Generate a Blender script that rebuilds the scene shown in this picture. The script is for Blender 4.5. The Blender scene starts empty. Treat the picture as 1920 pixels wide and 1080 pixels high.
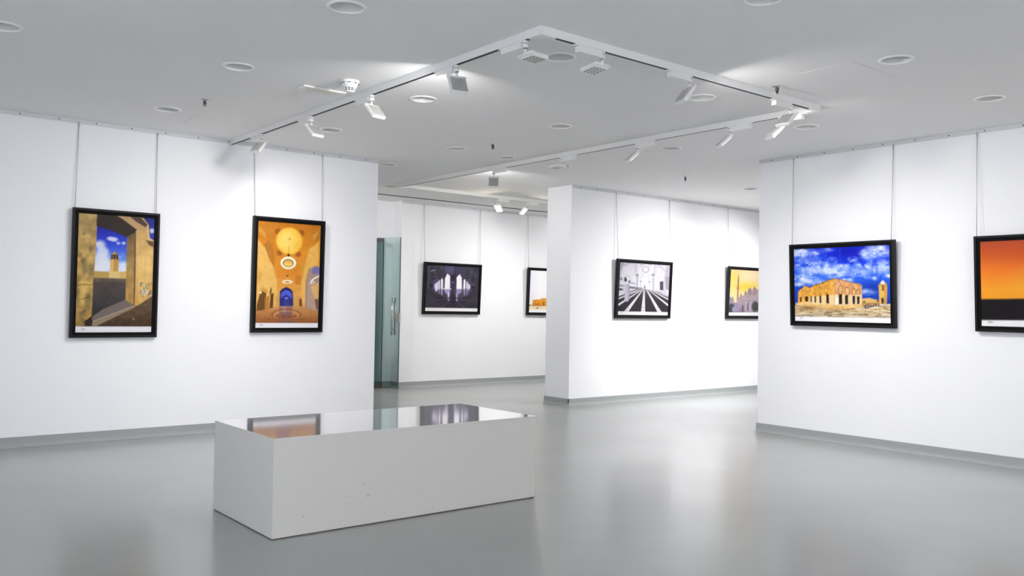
import bpy, bmesh, math, random
import numpy as np
from mathutils import Matrix, Vector
PI = math.pi
scene = bpy.context.scene
COL = scene.collection

# ------------------------------------------------------------------ camera
H = 2.831            # ceiling height
cam_data = bpy.data.cameras.new('camera')
cam = bpy.data.objects.new('camera', cam_data)
COL.objects.link(cam)
cam_data.sensor_width = 36.0
cam_data.lens = 1632.2 / 1920 * 36.0
cam_data.clip_start = 0.05
YAW, PITCH, ROLL = 0.6799, 0.0217, 0.0168
fw = Vector((math.sin(YAW) * math.cos(PITCH), math.cos(YAW) * math.cos(PITCH), math.sin(PITCH)))
rt0 = Vector((math.cos(YAW), -math.sin(YAW), 0))
up0 = rt0.cross(fw)
rt = rt0 * math.cos(ROLL) + up0 * math.sin(ROLL)
up = -rt0 * math.sin(ROLL) + up0 * math.cos(ROLL)
cam.matrix_world = Matrix(((rt.x, up.x, -fw.x, 0), (rt.y, up.y, -fw.y, 0), (rt.z, up.z, -fw.z, 1.25), (0, 0, 0, 1)))
scene.camera = cam

# ------------------------------------------------------------------ world, exposure, lamps and added fill lights outside the frame
world = bpy.data.worlds.new('world'); scene.world = world
world.use_nodes = True
world.node_tree.nodes['Background'].inputs[0].default_value = (0.8, 0.85, 0.9, 1)
world.node_tree.nodes['Background'].inputs[1].default_value = 0.05
scene.view_settings.view_transform = 'Standard'
scene.view_settings.look = 'None'
scene.view_settings.gamma = 1.0
scene.view_settings.use_curve_mapping = False
scene.view_settings.exposure = 0.59
scene.cycles.diffuse_bounces = 8
scene.cycles.max_bounces = 14
COOL = (1.0, 0.982, 0.978)
WARM = (1.0, 0.86, 0.62)

def area_lamp(name, loc, aim, power, size=0.1, color=COOL, spread=170):
    ld = bpy.data.lights.new(name, 'AREA')
    ld.shape = 'SQUARE'; ld.size = size; ld.energy = power; ld.color = color
    ld.spread = math.radians(spread)
    o = bpy.data.objects.new(name, ld)
    COL.objects.link(o)
    d = (Vector(aim) - Vector(loc)).normalized()
    o.location = loc
    o.rotation_euler = d.to_track_quat('-Z', 'Y').to_euler()
    return o

# lamps of the next room, hidden behind the right wall and the pillar, plus one added fill
area_lamp('unseen_passage_light', (9.75, 5.9, 2.70), (9.0, 8.2, 0.95), 14, spread=84)
area_lamp('unseen_passage_light', (11.3, 6.1, 2.70), (10.8, 8.2, 0.95), 14, spread=84)
area_lamp('unseen_passage_light', (10.6, 6.1, 2.70), (9.8, 8.2, 0.6), 7, spread=105)
area_lamp('unseen_passage_light', (9.4, 6.6, 2.78), (9.4, 6.6, 0.0), 7, spread=110)  # added fill aimed at the floor, its bounce lifts the far ceiling
area_lamp('alcove_lamp', (8.9, 9.75, 2.70), (7.9, 11.28, 0.35), 10, spread=125)
area_lamp('alcove_lamp', (10.8, 9.75, 2.70), (9.9, 11.28, 0.7), 11, spread=120)
# added unseen fills: one for the door recess, the rest for ambient bounce
area_lamp('recess_fill_light', (5.2, 10.3, 2.70), (6.3, 11.5, 1.2), 9, spread=150)  # added to brighten the dark recess around the glass door
area_lamp('room_fill_light', (1.0, -0.6, 2.70), (1.0, -3.0, 1.3), 66)
area_lamp('room_fill_light', (4.5, -0.6, 2.70), (4.5, -3.0, 1.3), 40)
area_lamp('room_fill_light', (5.5, 0.3, 2.70), (7.7, 0.3, 1.4), 6)
area_lamp('room_fill_light', (-0.8, 1.0, 2.70), (-3.0, 1.0, 1.3), 145, color=(0.93, 0.97, 1.06))  # added cool fill, bounces off the west wall onto the bench end

# ------------------------------------------------------------------ materials
def mat(name, color, rough=0.5, metal=0.0, spec=0.5, **kw):
    m = bpy.data.materials.new(name); m.use_nodes = True
    b = m.node_tree.nodes['Principled BSDF']
    b.inputs['Base Color'].default_value = (*color, 1)
    b.inputs['Roughness'].default_value = rough
    b.inputs['Metallic'].default_value = metal
    b.inputs['Specular IOR Level'].default_value = spec
    for k, v in kw.items():
        b.inputs[k.replace('_', ' ')].default_value = v
    return m

def noise_to(m, socket, scale, a, b, detail=4, coords='Object', stretch=None):
    nt = m.node_tree; bs = nt.nodes['Principled BSDF']
    tc = nt.nodes.new('ShaderNodeTexCoord'); mp = nt.nodes.new('ShaderNodeMapping')
    nz = nt.nodes.new('ShaderNodeTexNoise'); rp = nt.nodes.new('ShaderNodeValToRGB')
    nz.inputs['Scale'].default_value = scale; nz.inputs['Detail'].default_value = detail
    if stretch: mp.inputs['Scale'].default_value = stretch
    rp.color_ramp.elements[0].position = 0.3; rp.color_ramp.elements[1].position = 0.7
    rp.color_ramp.elements[0].color = (*a, 1); rp.color_ramp.elements[1].color = (*b, 1)
    nt.links.new(tc.outputs[coords], mp.inputs['Vector'])
    nt.links.new(mp.outputs['Vector'], nz.inputs['Vector'])
    nt.links.new(nz.outputs['Fac'], rp.inputs['Fac'])
    nt.links.new(rp.outputs['Color'], bs.inputs[socket])
    return m

M = {}
M['wall'] = noise_to(mat('wall_paint', (0.86, 0.862, 0.875), 0.75, spec=0.2), 'Base Color', 1.3, (0.846, 0.850, 0.868), (0.864, 0.868, 0.886))
M['ceiling'] = noise_to(mat('ceiling_paint', (0.80, 0.80, 0.80), 0.85, spec=0.15), 'Base Color', 0.9, (0.83, 0.828, 0.824), (0.848, 0.846, 0.84))
M['floor'] = mat('floor_epoxy', (0.37, 0.385, 0.38), 0.24, spec=0.8)
noise_to(M['floor'], 'Base Color', 0.6, (0.295, 0.306, 0.300), (0.335, 0.346, 0.340), detail=5)
noise_to(M['floor'], 'Roughness', 0.9, (0.215,) * 3, (0.262,) * 3, detail=3)
M['base'] = mat('cove_base', (0.34, 0.358, 0.358), 0.7, spec=0.15)
M['rail'] = mat('rail_aluminium', (0.64, 0.65, 0.67), 0.4, spec=0.5)
M['screw'] = mat('screw_steel', (0.15, 0.15, 0.16), 0.4, metal=0.6)
M['white'] = mat('white_enamel', (0.83, 0.83, 0.82), 0.4, spec=0.4)
M['ring'] = mat('white_trim_ring', (0.88, 0.88, 0.87), 0.4, spec=0.5)
M['slot'] = mat('dark_slot', (0.02, 0.02, 0.025), 0.6)
M['fin'] = mat('heat_sink_fins', (0.62, 0.62, 0.60), 0.4, spec=0.4)
M['gap'] = mat('fin_gap', (0.36, 0.36, 0.35), 0.6)
M['lens'] = mat('lens_glass', (0.75, 0.76, 0.74), 0.15, spec=0.6)
M['led'] = mat('led_dark', (0.16, 0.155, 0.14), 0.4)
M['can'] = mat('downlight_reflector', (0.66, 0.66, 0.645), 0.35, spec=0.5)
M['frost'] = mat('frosted_lens', (0.62, 0.62, 0.61), 0.4)
M['chrome'] = mat('chrome', (0.72, 0.73, 0.74), 0.18, metal=1.0)
M['brass'] = mat('dark_sprinkler_metal', (0.12, 0.12, 0.12), 0.35, metal=0.8)
M['cream'] = mat('cream_diffuser', (0.70, 0.68, 0.60), 0.45)
M['black'] = mat('black_frame', (0.006, 0.006, 0.007), 0.5, spec=0.22)
M['blackin'] = mat('black_slip', (0.003, 0.003, 0.003), 0.7, spec=0.12)
M['wire'] = mat('hanging_wire_steel', (0.48, 0.49, 0.51), 0.4, metal=0.3)
M['steel'] = mat('brushed_steel', (0.58, 0.56, 0.53), 0.3, metal=1.0)
M['darksteel'] = mat('dark_fitting', (0.13, 0.12, 0.11), 0.35, metal=0.8)
M['bench'] = mat('bench_laminate', (0.675, 0.66, 0.625), 0.45, spec=0.35)
M['benchtop'] = mat('bench_gloss_top', (0.70, 0.70, 0.69), 0.07, spec=0.5, Coat_Weight=1.0, Coat_Roughness=0.06, Coat_IOR=1.7)
M['shadowgap'] = mat('bench_gap_shade', (0.12, 0.09, 0.085), 0.6)  # shade of the gap under the bench, put into a dark colour

def scuffs(m, pts):
    # a few small grey marks, at fixed spots of the board
    nt = m.node_tree; bs = nt.nodes['Principled BSDF']
    geo = nt.nodes.new('ShaderNodeNewGeometry'); last = None
    for (p, r) in pts:
        vm = nt.nodes.new('ShaderNodeVectorMath'); vm.operation = 'DISTANCE'; vm.inputs[1].default_value = p
        nt.links.new(geo.outputs['Position'], vm.inputs[0])
        lt = nt.nodes.new('ShaderNodeMath'); lt.operation = 'LESS_THAN'; lt.inputs[1].default_value = r
        nt.links.new(vm.outputs['Value'], lt.inputs[0])
        if last is None: last = lt
        else:
            ad = nt.nodes.new('ShaderNodeMath'); ad.operation = 'MAXIMUM'
            nt.links.new(last.outputs[0], ad.inputs[0]); nt.links.new(lt.outputs[0], ad.inputs[1]); last = ad
    mx = nt.nodes.new('ShaderNodeMix'); mx.data_type = 'RGBA'
    mx.inputs[6].default_value = bs.inputs['Base Color'].default_value
    mx.inputs[7].default_value = (0.50, 0.495, 0.48, 1)
    nt.links.new(last.outputs[0], mx.inputs[0]); nt.links.new(mx.outputs[2], bs.inputs['Base Color'])

def glass_mat(name, tint, mixf):
    m = bpy.data.materials.new(name); m.use_nodes = True
    nt = m.node_tree; nt.nodes.clear()
    out = nt.nodes.new('ShaderNodeOutputMaterial'); tr = nt.nodes.new('ShaderNodeBsdfTransparent')
    gl = nt.nodes.new('ShaderNodeBsdfGlossy'); mx = nt.nodes.new('ShaderNodeMixShader'); fr = nt.nodes.new('ShaderNodeFresnel')
    tr.inputs['Color'].default_value = (*tint, 1); gl.inputs['Roughness'].default_value = 0.02
    fr.inputs['IOR'].default_value = mixf
    nt.links.new(fr.outputs[0], mx.inputs[0]); nt.links.new(tr.outputs[0], mx.inputs[1]); nt.links.new(gl.outputs[0], mx.inputs[2])
    nt.links.new(mx.outputs[0], out.inputs[0])
    return m
M['glass'] = glass_mat('green_tinted_glass', (0.86, 0.925, 0.915), 1.35)
M['glassdark'] = glass_mat('dark_tinted_glass', (0.80, 0.86, 0.88), 1.3)
M['glassedge'] = mat('glass_edge', (0.06, 0.10, 0.10), 0.2)

# ------------------------------------------------------------------ mesh helpers
def add_box(bm, x0, x1, y0, y1, z0, z1, mi=0):
    vs = [bm.verts.new(p) for p in ((x0, y0, z0), (x1, y0, z0), (x1, y1, z0), (x0, y1, z0), (x0, y0, z1), (x1, y0, z1), (x1, y1, z1), (x0, y1, z1))]
    for f in ((3, 2, 1, 0), (4, 5, 6, 7), (0, 1, 5, 4), (1, 2, 6, 5), (2, 3, 7, 6), (3, 0, 4, 7)):
        bm.faces.new([vs[i] for i in f]).material_index = mi
    return vs

def add_lathe(bm, prof, n=32, mi=0, smooth=True, cap0=False, cap1=False):
    rings = []
    for (r, z) in prof:
        rings.append([bm.verts.new((r * math.cos(2 * PI * k / n), r * math.sin(2 * PI * k / n), z)) for k in range(n)])
    for a, b in zip(rings, rings[1:]):
        for k in range(n):
            f = bm.faces.new((a[k], a[(k + 1) % n], b[(k + 1) % n], b[k])); f.material_index = mi; f.smooth = smooth
    if cap0: bm.faces.new(rings[0][::-1]).material_index = mi
    if cap1: bm.faces.new(rings[-1]).material_index = mi
    return rings

def add_tube(bm, a, b, r, n=10, mi=0):
    a = Vector(a); b = Vector(b); d = (b - a).normalized()
    s = d.orthogonal().normalized(); t = d.cross(s)
    A = [bm.verts.new(a + (s * math.cos(2 * PI * k / n) + t * math.sin(2 * PI * k / n)) * r) for k in range(n)]
    B = [bm.verts.new(b + (s * math.cos(2 * PI * k / n) + t * math.sin(2 * PI * k / n)) * r) for k in range(n)]
    for k in range(n):
        f = bm.faces.new((A[k], A[(k + 1) % n], B[(k + 1) % n], B[k])); f.material_index = mi; f.smooth = True
    bm.faces.new(A[::-1]).material_index = mi; bm.faces.new(B).material_index = mi

def bevel(bm, w, seg=2):
    bmesh.ops.bevel(bm, geom=list(bm.edges), offset=w, segments=seg, affect='EDGES', profile=0.5)

def obj(name, bm, mats, parent=None, recalc=True):
    if recalc: bmesh.ops.recalc_face_normals(bm, faces=list(bm.faces))
    me = bpy.data.meshes.new(name); bm.to_mesh(me); bm.free()
    for m in (mats if isinstance(mats, (list, tuple)) else [mats]): me.materials.append(m)
    o = bpy.data.objects.new(name, me); COL.objects.link(o)
    if parent: o.parent = parent
    return o

def tag(o, label, cat, group=None):
    o['label'] = label; o['category'] = cat
    if group: o['group'] = group
    return o

def thing(name, label, cat, loc=(0, 0, 0), rot=(0, 0, 0), group=None):
    o = bpy.data.objects.new(name, None); COL.objects.link(o)
    o.empty_display_size = 0.1
    o.location = loc; o.rotation_euler = rot
    return tag(o, label, cat, group)

def struct(name, bm, mats, label=None, parent=None):
    o = obj(name, bm, mats, parent)
    if not parent:
        o['kind'] = 'structure'
        if label: o['label'] = label
    return o

def dup(root, loc, label, group=None):
    r = root.copy(); COL.objects.link(r); r.location = loc; r['label'] = label
    if group: r['group'] = group
    for ch in list(root.children):
        c = ch.copy(); COL.objects.link(c); c.parent = r
        for g in list(ch.children):
            d = g.copy(); COL.objects.link(d); d.parent = c
    return r

# ------------------------------------------------------------------ the shell
VL, VC, UR, VF = 8.323, 8.206, 7.730, 11.28
UE, UC, VRE, UF = 4.817, 7.5955, 5.459, 6.955
DOWNLIGHTS = [(0.837, 5.773), (2.185, 4.139), (2.201, 5.676), (2.262, 7.337), (3.619, 5.598), (3.642, 4.063), (5.051, 5.613),
              (3.65, 7.17), (5.023, 7.126), (5.035, 8.489), (5.124, 4.127), (5.226, 2.70), (6.663, 2.739), (6.583, 4.185),
              (6.52, 5.63), (3.712, 2.609), (5.71, 7.189), (5.982, 10.006), (9.43, 6.80), (6.474, 7.158)]

bm = bmesh.new(); add_box(bm, -3.2, 12.2, -3.2, 11.9, -0.1, 0.0)
struct('floor', bm, M['floor'], 'glossy pale grey poured floor of the gallery')

bm = bmesh.new()
edges = []
def loop(pts):
    vs = [bm.verts.new(p) for p in pts]
    for a, b in zip(vs, vs[1:] + vs[:1]): edges.append(bm.edges.new((a, b)))
loop([(-3.2, -3.2, H), (12.2, -3.2, H), (12.2, 11.9, H), (-3.2, 11.9, H)])
for (x, y) in DOWNLIGHTS:
    loop([(x + 0.09 * math.cos(2 * PI * k / 32), y + 0.09 * math.sin(2 * PI * k / 32), H) for k in range(32)])
bmesh.ops.triangle_fill(bm, edges=edges, use_beauty=True, use_dissolve=False)
for f in bm.faces:
    if f.normal.z > 0: f.normal_flip()
o = obj('ceiling', bm, M['ceiling'], recalc=False); o['kind'] = 'structure'; o['label'] = 'flat white plastered gallery ceiling with recessed downlights'

def wall(name, x0, x1, y0, y1, label):
    b = bmesh.new(); add_box(b, x0, x1, y0, y1, 0, H)
    return struct(name, b, M['wall'], label)
wall('wall_left', -3, UE, VL, 8.67, 'long white wall on the left with two tall framed photographs')
wall('wall_center', UC, 11.98, VC, 8.669, 'white wall block behind the opening with a grey end face')
wall('wall_right', UR, 8.1, -3, VRE, 'white wall on the right with blue and orange photographs')
wall('wall_far', UF, 11.98, VF, 11.7, 'white far wall seen through the opening')
wall('wall_recess', 3.7, UF, 11.52, 11.7, 'white recess wall behind the glass door')
wall('wall_passage', 8.1, 11.98, 5.1, VRE, 'wall of the side passage')
wall('wall_east', 11.98, 12.2, 5.1, 11.7, 'end wall of the side passage')
wall('wall_corridor', 3.5, 3.7, 8.67, 11.7, 'end wall of the corridor')
wall('wall_back', -3, UR, -3.2, -3, 'wall behind the camera')
wall('wall_west', -3.2, -3, -3, 8.67, 'wall at the near left end')

def base(name, a, b, n, label):
    # coved skirting along a-b; n is the direction out of the wall
    a = Vector((*a, 0)); b = Vector((*b, 0)); n = Vector((*n, 0))
    prof = [(0.0, 0.087), (0.006, 0.087), (0.008, 0.084), (0.008, 0.035), (0.011, 0.02), (0.018, 0.009), (0.030, 0.002), (0.040, 0.0005), (0.0, 0.0005)]
    m = bmesh.new()
    A = [m.verts.new(a + n * d + Vector((0, 0, z))) for d, z in prof]
    B = [m.verts.new(b + n * d + Vector((0, 0, z))) for d, z in prof]
    k = len(prof)
    for i in range(k): m.faces.new((A[i], A[(i + 1) % k], B[(i + 1) % k], B[i]))
    m.faces.new(A); m.faces.new(B[::-1])
    return struct(name, m, M['base'], label)
base('baseboard_left', (-3, VL), (UE + 0.008, VL), (0, -1), 'grey coved skirting under the left wall')
base('baseboard_center', (UC - 0.008, VC), (11.98, VC), (0, -1), 'grey coved skirting under the centre wall')
base('baseboard_end', (UC, VC - 0.008), (UC, 8.677), (-1, 0), 'grey coved skirting round the end face of the centre wall')
base('baseboard_right', (UR, -3), (UR, VRE + 0.008), (-1, 0), 'grey coved skirting under the right wall')
base('baseboard_far', (UF - 0.008, VF), (11.98, VF), (0, -1), 'grey coved skirting under the far wall')
base('baseboard_return', (UF, VF), (UF, 11.52), (-1, 0), 'grey coved skirting beside the glass door')
base('baseboard_recess', (3.7, 11.52), (UF, 11.52), (0, -1), 'grey coved skirting behind the glass door')

def picture_rail(name, a, b, n, label, seed):
    # slim aluminium hanging rail tight under the ceiling, with screw heads
    a = Vector((*a, 0)); b = Vector((*b, 0)); n = Vector((*n, 0)); L = (b - a).length; d = (b - a).normalized()
    m = bmesh.new()
    prof = [(0, H - 0.0005), (0.012, H - 0.0005), (0.012, H - 0.010), (0.009, H - 0.012), (0.009, H - 0.026), (0.013, H - 0.029), (0.013, H - 0.036), (0, H - 0.036)]
    A = [m.verts.new(a + n * q + Vector((0, 0, z))) for q, z in prof]
    B = [m.verts.new(b + n * q + Vector((0, 0, z))) for q, z in prof]
    k = len(prof)
    for i in range(k): m.faces.new((A[i], A[(i + 1) % k], B[(i + 1) % k], B[i]))
    m.faces.new(A); m.faces.new(B[::-1])
    o = struct(name, m, M['rail'], label)
    s = bmesh.new(); t = 0.15
    while t < L - 0.05:
        p = a + d * t + n * 0.0085 + Vector((0, 0, H - 0.019))
        add_tube(s, p, p + n * 0.003, 0.0065, 8); t += 0.30
    q = obj('screw', s, M['screw'], o); q['kind'] = 'stuff'
picture_rail('trim_1', (-3, VL), (UE, VL), (0, -1), 'picture rail at the top of the left wall', 1)
picture_rail('trim_2', (UC, VC), (11.98, VC), (0, -1), 'picture rail at the top of the centre wall', 2)
picture_rail('trim_3', (UR, VRE), (UR, -3), (-1, 0), 'picture rail at the top of the right wall', 3)
picture_rail('trim_4', (UF, VF), (11.98, VF), (0, -1), 'picture rail at the top of the far wall', 4)

# long narrow strip under the far ceiling, with a dark front edge
bm = bmesh.new()
add_box(bm, 3.7, 11.98, 10.818, 10.832, H - 0.013, H - 0.0005, 0)
add_box(bm, 3.7, 11.98, 10.832, 10.895, H - 0.010, H - 0.0005, 1)
struct('trim_5', bm, [M['screw'], M['white']], 'long narrow dark edged strip on the ceiling before the far wall')

# ------------------------------------------------------------------ glass door
door = bpy.data.objects.new('door_1', None); COL.objects.link(door)
door['kind'] = 'structure'; door['label'] = 'open frameless green glass door with steel pull bar'
DA = Vector((6.845, 11.11)); DB = Vector((6.60, 11.47)); DL = (DB - DA).length
door.location = (DA.x, DA.y, 0); door.rotation_euler = (0, 0, math.atan2(DB.y - DA.y, DB.x - DA.x))
DH = 2.258
bm = bmesh.new(); add_box(bm, 0.010, DL, -0.006, 0.006, 0.012, DH); obj('glass_panel', bm, M['glass'], door)
bm = bmesh.new(); add_box(bm, 0.0, 0.010, -0.0065, 0.0065, 0.012, DH); obj('glass_edge', bm, M['glassedge'], door)
bm = bmesh.new()
add_tube(bm, (0.10, 0.055, 0.80), (0.10, 0.055, 1.36), 0.011)
add_tube(bm, (0.10, 0.006, 0.88), (0.10, 0.055, 0.88), 0.008); add_tube(bm, (0.10, 0.006, 1.28), (0.10, 0.055, 1.28), 0.008)
obj('pull_handle', bm, M['steel'], door)
bm = bmesh.new()
add_tube(bm, (0.10, -0.055, 0.80), (0.10, -0.055, 1.36), 0.011)
add_tube(bm, (0.10, -0.006, 0.88), (0.10, -0.055, 0.88), 0.008); add_tube(bm, (0.10, -0.006, 1.28), (0.10, -0.055, 1.28), 0.008)
obj('pull_handle', bm, M['steel'], door)
bm = bmesh.new(); add_box(bm, -0.006, 0.05, -0.018, 0.018, 0.99, 1.13); bevel(bm, 0.004)
add_tube(bm, (0.02, 0.018, 1.10), (0.02, 0.028, 1.10), 0.012); add_tube(bm, (0.02, -0.018, 1.10), (0.02, -0.028, 1.10), 0.012)
obj('lock', bm, M['steel'], door)
for z in (0.012, DH - 0.062):
    bm = bmesh.new(); add_box(bm, 0.28, DL, -0.016, 0.016, z, z + 0.05); bevel(bm, 0.003)
    add_tube(bm, (0.30, -0.016, z + 0.025), (0.30, -0.020, z + 0.025), 0.012)
    obj('patch_fitting', bm, M['darksteel'], door)
# second leaf standing behind it
door2 = bpy.data.objects.new('door_2', None); COL.objects.link(door2)
door2['kind'] = 'structure'; door2['label'] = 'darker second glass leaf behind the open glass door'
door2.location = (6.775, 11.485, 0); door2.rotation_euler = (0, 0, PI)
bm = bmesh.new(); add_box(bm, 0.008, 0.9, -0.006, 0.006, 0.012, DH); obj('glass_panel', bm, M['glassdark'], door2)
bm = bmesh.new(); add_box(bm, 0.0, 0.008, -0.0065, 0.0065, 0.012, DH); obj('glass_edge', bm, M['glassedge'], door2)
bm = bmesh.new(); add_box(bm, 0.0, 0.9, -0.016, 0.016, 0.004, 0.05); obj('patch_fitting', bm, M['darksteel'], door2)

# ------------------------------------------------------------------ gallery bench
BX0, BX1, BY0, BY1, BH = 1.932, 3.750, 4.364, 5.221, 0.534
bench = thing('gallery_bench', 'low white boxy gallery bench with a mirror gloss top on the grey floor', 'bench', ((BX0 + BX1) / 2, (BY0 + BY1) / 2, 0))
hx, hy = (BX1 - BX0) / 2, (BY1 - BY0) / 2
def fb(name, x0, x1, y0, y1, z0, z1, m, bv=0.0012):
    b = bmesh.new(); add_box(b, x0, x1, y0, y1, z0, z1)
    if bv: bevel(b, bv, 1)
    return obj(name, b, m, bench)
scuffs(M['bench'], [((2.475, BY0, 0.235), 0.006), ((2.50, BY0, 0.165), 0.007), ((2.385, BY0, 0.135), 0.005), ((2.11, BY0, 0.10), 0.006), ((2.51, BY0, 0.17), 0.005), ((2.465, BY0, 0.225), 0.004)])
fb('base_strip', -hx + 0.006, hx - 0.006, -hy + 0.006, hy - 0.006, 0.0, 0.006, M['shadowgap'], 0)
fb('front_panel', -hx, hx, -hy, -hy + 0.018, 0.006, BH - 0.016, M['bench'])
fb('back_panel', -hx, hx, hy - 0.018, hy, 0.006, BH - 0.016, M['bench'])
fb('end_panel', -hx, -hx + 0.018, -hy + 0.0185, hy - 0.0185, 0.006, BH - 0.016, M['bench'])
fb('end_panel', hx - 0.018, hx, -hy + 0.0185, hy - 0.0185, 0.006, BH - 0.016, M['bench'])
b = bmesh.new(); add_box(b, -hx, hx, -hy, hy, BH - 0.016, BH, 0); bevel(b, 0.0012, 1)
for f in b.faces: f.material_index = 1 if f.normal.z > 0.9 else 0
obj('top_panel', b, [M['bench'], M['benchtop']], bench)

# ------------------------------------------------------------------ prints: a small painter for the photographs
def vnoise(X, Y, seed):
    xi = np.floor(X).astype(np.int64); yi = np.floor(Y).astype(np.int64); xf = X - xi; yf = Y - yi
    def h(a, b):
        n = (a * 374761393 + b * 668265263 + seed * 982451653) & 0x7fffffff
        n = ((n ^ (n >> 13)) * 1274126177) & 0x7fffffff
        return ((n ^ (n >> 16)) & 0xffff) / 65535.0
    u = xf * xf * (3 - 2 * xf); v = yf * yf * (3 - 2 * yf)
    return (h(xi, yi) * (1 - u) + h(xi + 1, yi) * u) * (1 - v) + (h(xi, yi + 1) * (1 - u) + h(xi + 1, yi + 1) * u) * v
def fbm(X, Y, sc, seed=0, octv=4):
    r = 0; a = 0.5
    for o in range(octv):
        r = r + a * vnoise(X / sc + 13.7 * o + 500, Y / sc + 7.1 * o + 500, seed + o); a *= 0.5; sc = sc / 2.03
    return r / (1 - 0.5 ** octv)

class Art:
    """colours on a fine grid; shapes are given in the print's own drawing units"""
    def __init__(s, quad, nx, ny):
        s.nx, s.ny = nx, ny
        u, v = np.meshgrid(np.linspace(0, 1, nx), np.linspace(0, 1, ny))
        (x0, y0), (x1, y1), (x2, y2), (x3, y3) = quad
        dx1, dx2, sx = x1 - x2, x3 - x2, x0 - x1 + x2 - x3
        dy1, dy2, sy = y1 - y2, y3 - y2, y0 - y1 + y2 - y3
        den = dx1 * dy2 - dx2 * dy1
        g = (sx * dy2 - dx2 * sy) / den; h = (dx1 * sy - sx * dy1) / den
        w = g * u + h * v + 1
        s.X = ((x1 - x0 + g * x1) * u + (x3 - x0 + h * x3) * v + x0) / w
        s.Y = ((y1 - y0 + g * y1) * u + (y3 - y0 + h * y3) * v + y0) / w
        s.c = np.zeros((ny, nx, 3))
        s.px = abs(x1 - x0) / nx
    def put(s, m, col, a=1.0):
        m = np.clip(m * a, 0, 1)[..., None]
        s.c = s.c * (1 - m) + np.asarray(col, float) * m
    def vgrad(s, stops, m=None, a=1.0, horiz=False):
        t = s.X if horiz else s.Y
        ys = [p[0] for p in stops]
        col = np.stack([np.interp(t, ys, [p[1][k] for p in stops]) for k in range(3)], -1)
        s.put(np.ones_like(s.X) if m is None else m, col, a)
    def mpoly(s, pts, soft=None):
        soft = soft or s.px
        ins = np.zeros(s.X.shape, bool); d = np.full(s.X.shape, 1e9); n = len(pts)
        for i in range(n):
            (ax, ay), (bx, by) = pts[i], pts[(i + 1) % n]
            if ay != by:
                ins ^= ((ay > s.Y) != (by > s.Y)) & (s.X < (bx - ax) * (s.Y - ay) / (by - ay) + ax)
            ex, ey = bx - ax, by - ay; q = ex * ex + ey * ey + 1e-9
            t = np.clip(((s.X - ax) * ex + (s.Y - ay) * ey) / q, 0, 1)
            d = np.minimum(d, np.hypot(s.X - ax - t * ex, s.Y - ay - t * ey))
        return np.clip(0.5 + np.where(ins, d, -d) / (2 * soft), 0, 1)
    def poly(s, pts, col, a=1.0, soft=None): s.put(s.mpoly(pts, soft), col, a)
    def mell(s, cx, cy, rx, ry, soft=None):
        soft = soft or s.px
        r = np.hypot((s.X - cx) / rx, (s.Y - cy) / ry)
        return np.clip(0.5 + (1 - r) * min(rx, ry) / (2 * soft), 0, 1)
    def ell(s, cx, cy, rx, ry, col, a=1.0, soft=None): s.put(s.mell(cx, cy, rx, ry, soft), col, a)
    def ring(s, cx, cy, rx, ry, w, col, a=1.0, soft=None):
        soft = soft or s.px
        r = (np.hypot((s.X - cx) / rx, (s.Y - cy) / ry) - 1) * min(rx, ry)
        s.put(np.clip(0.5 + (w / 2 - abs(r)) / (2 * soft), 0, 1), col, a)
    def line(s, pts, w, col, a=1.0, soft=None):
        soft = soft or s.px; d = np.full(s.X.shape, 1e9)
        for (ax, ay), (bx, by) in zip(pts, pts[1:]):
            ex, ey = bx - ax, by - ay; q = ex * ex + ey * ey + 1e-9
            t = np.clip(((s.X - ax) * ex + (s.Y - ay) * ey) / q, 0, 1)
            d = np.minimum(d, np.hypot(s.X - ax - t * ex, s.Y - ay - t * ey))
        s.put(np.clip(0.5 + (w / 2 - d) / (2 * soft), 0, 1), col, a)
    def mottle(s, m, amt, sc, seed=1, sy=1.0):
        n = (fbm(s.X, s.Y * sy, sc, seed) - 0.5) * 2 * amt
        s.c = s.c * (1 + (n * m)[..., None])
    def clouds(s, m, sc, seed, lo, hi, col, a=1.0, sy=1.6):
        n = fbm(s.X, s.Y * sy, sc, seed, 5)
        s.put(np.clip((n - lo) / (hi - lo), 0, 1) * m, col, a)
    def sign(s, x, y, k=1.0, col=(120, 118, 125)):
        # the small handwritten mark in the white margin
        s.line([(x, y + 6 * k), (x + 6 * k, y - 6 * k), (x + 9 * k, y + 4 * k), (x + 14 * k, y - 3 * k), (x + 17 * k, y + 4 * k), (x + 22 * k, y), (x + 28 * k, y + 3 * k)], 2.0 * k, col, 0.8)
    def linear(s, gain):
        v = np.clip(s.c, 0, 255) / 255.0
        return np.where(v <= 0.04045, v / 12.92, ((v + 0.055) / 1.055) ** 2.4) * gain

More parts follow.
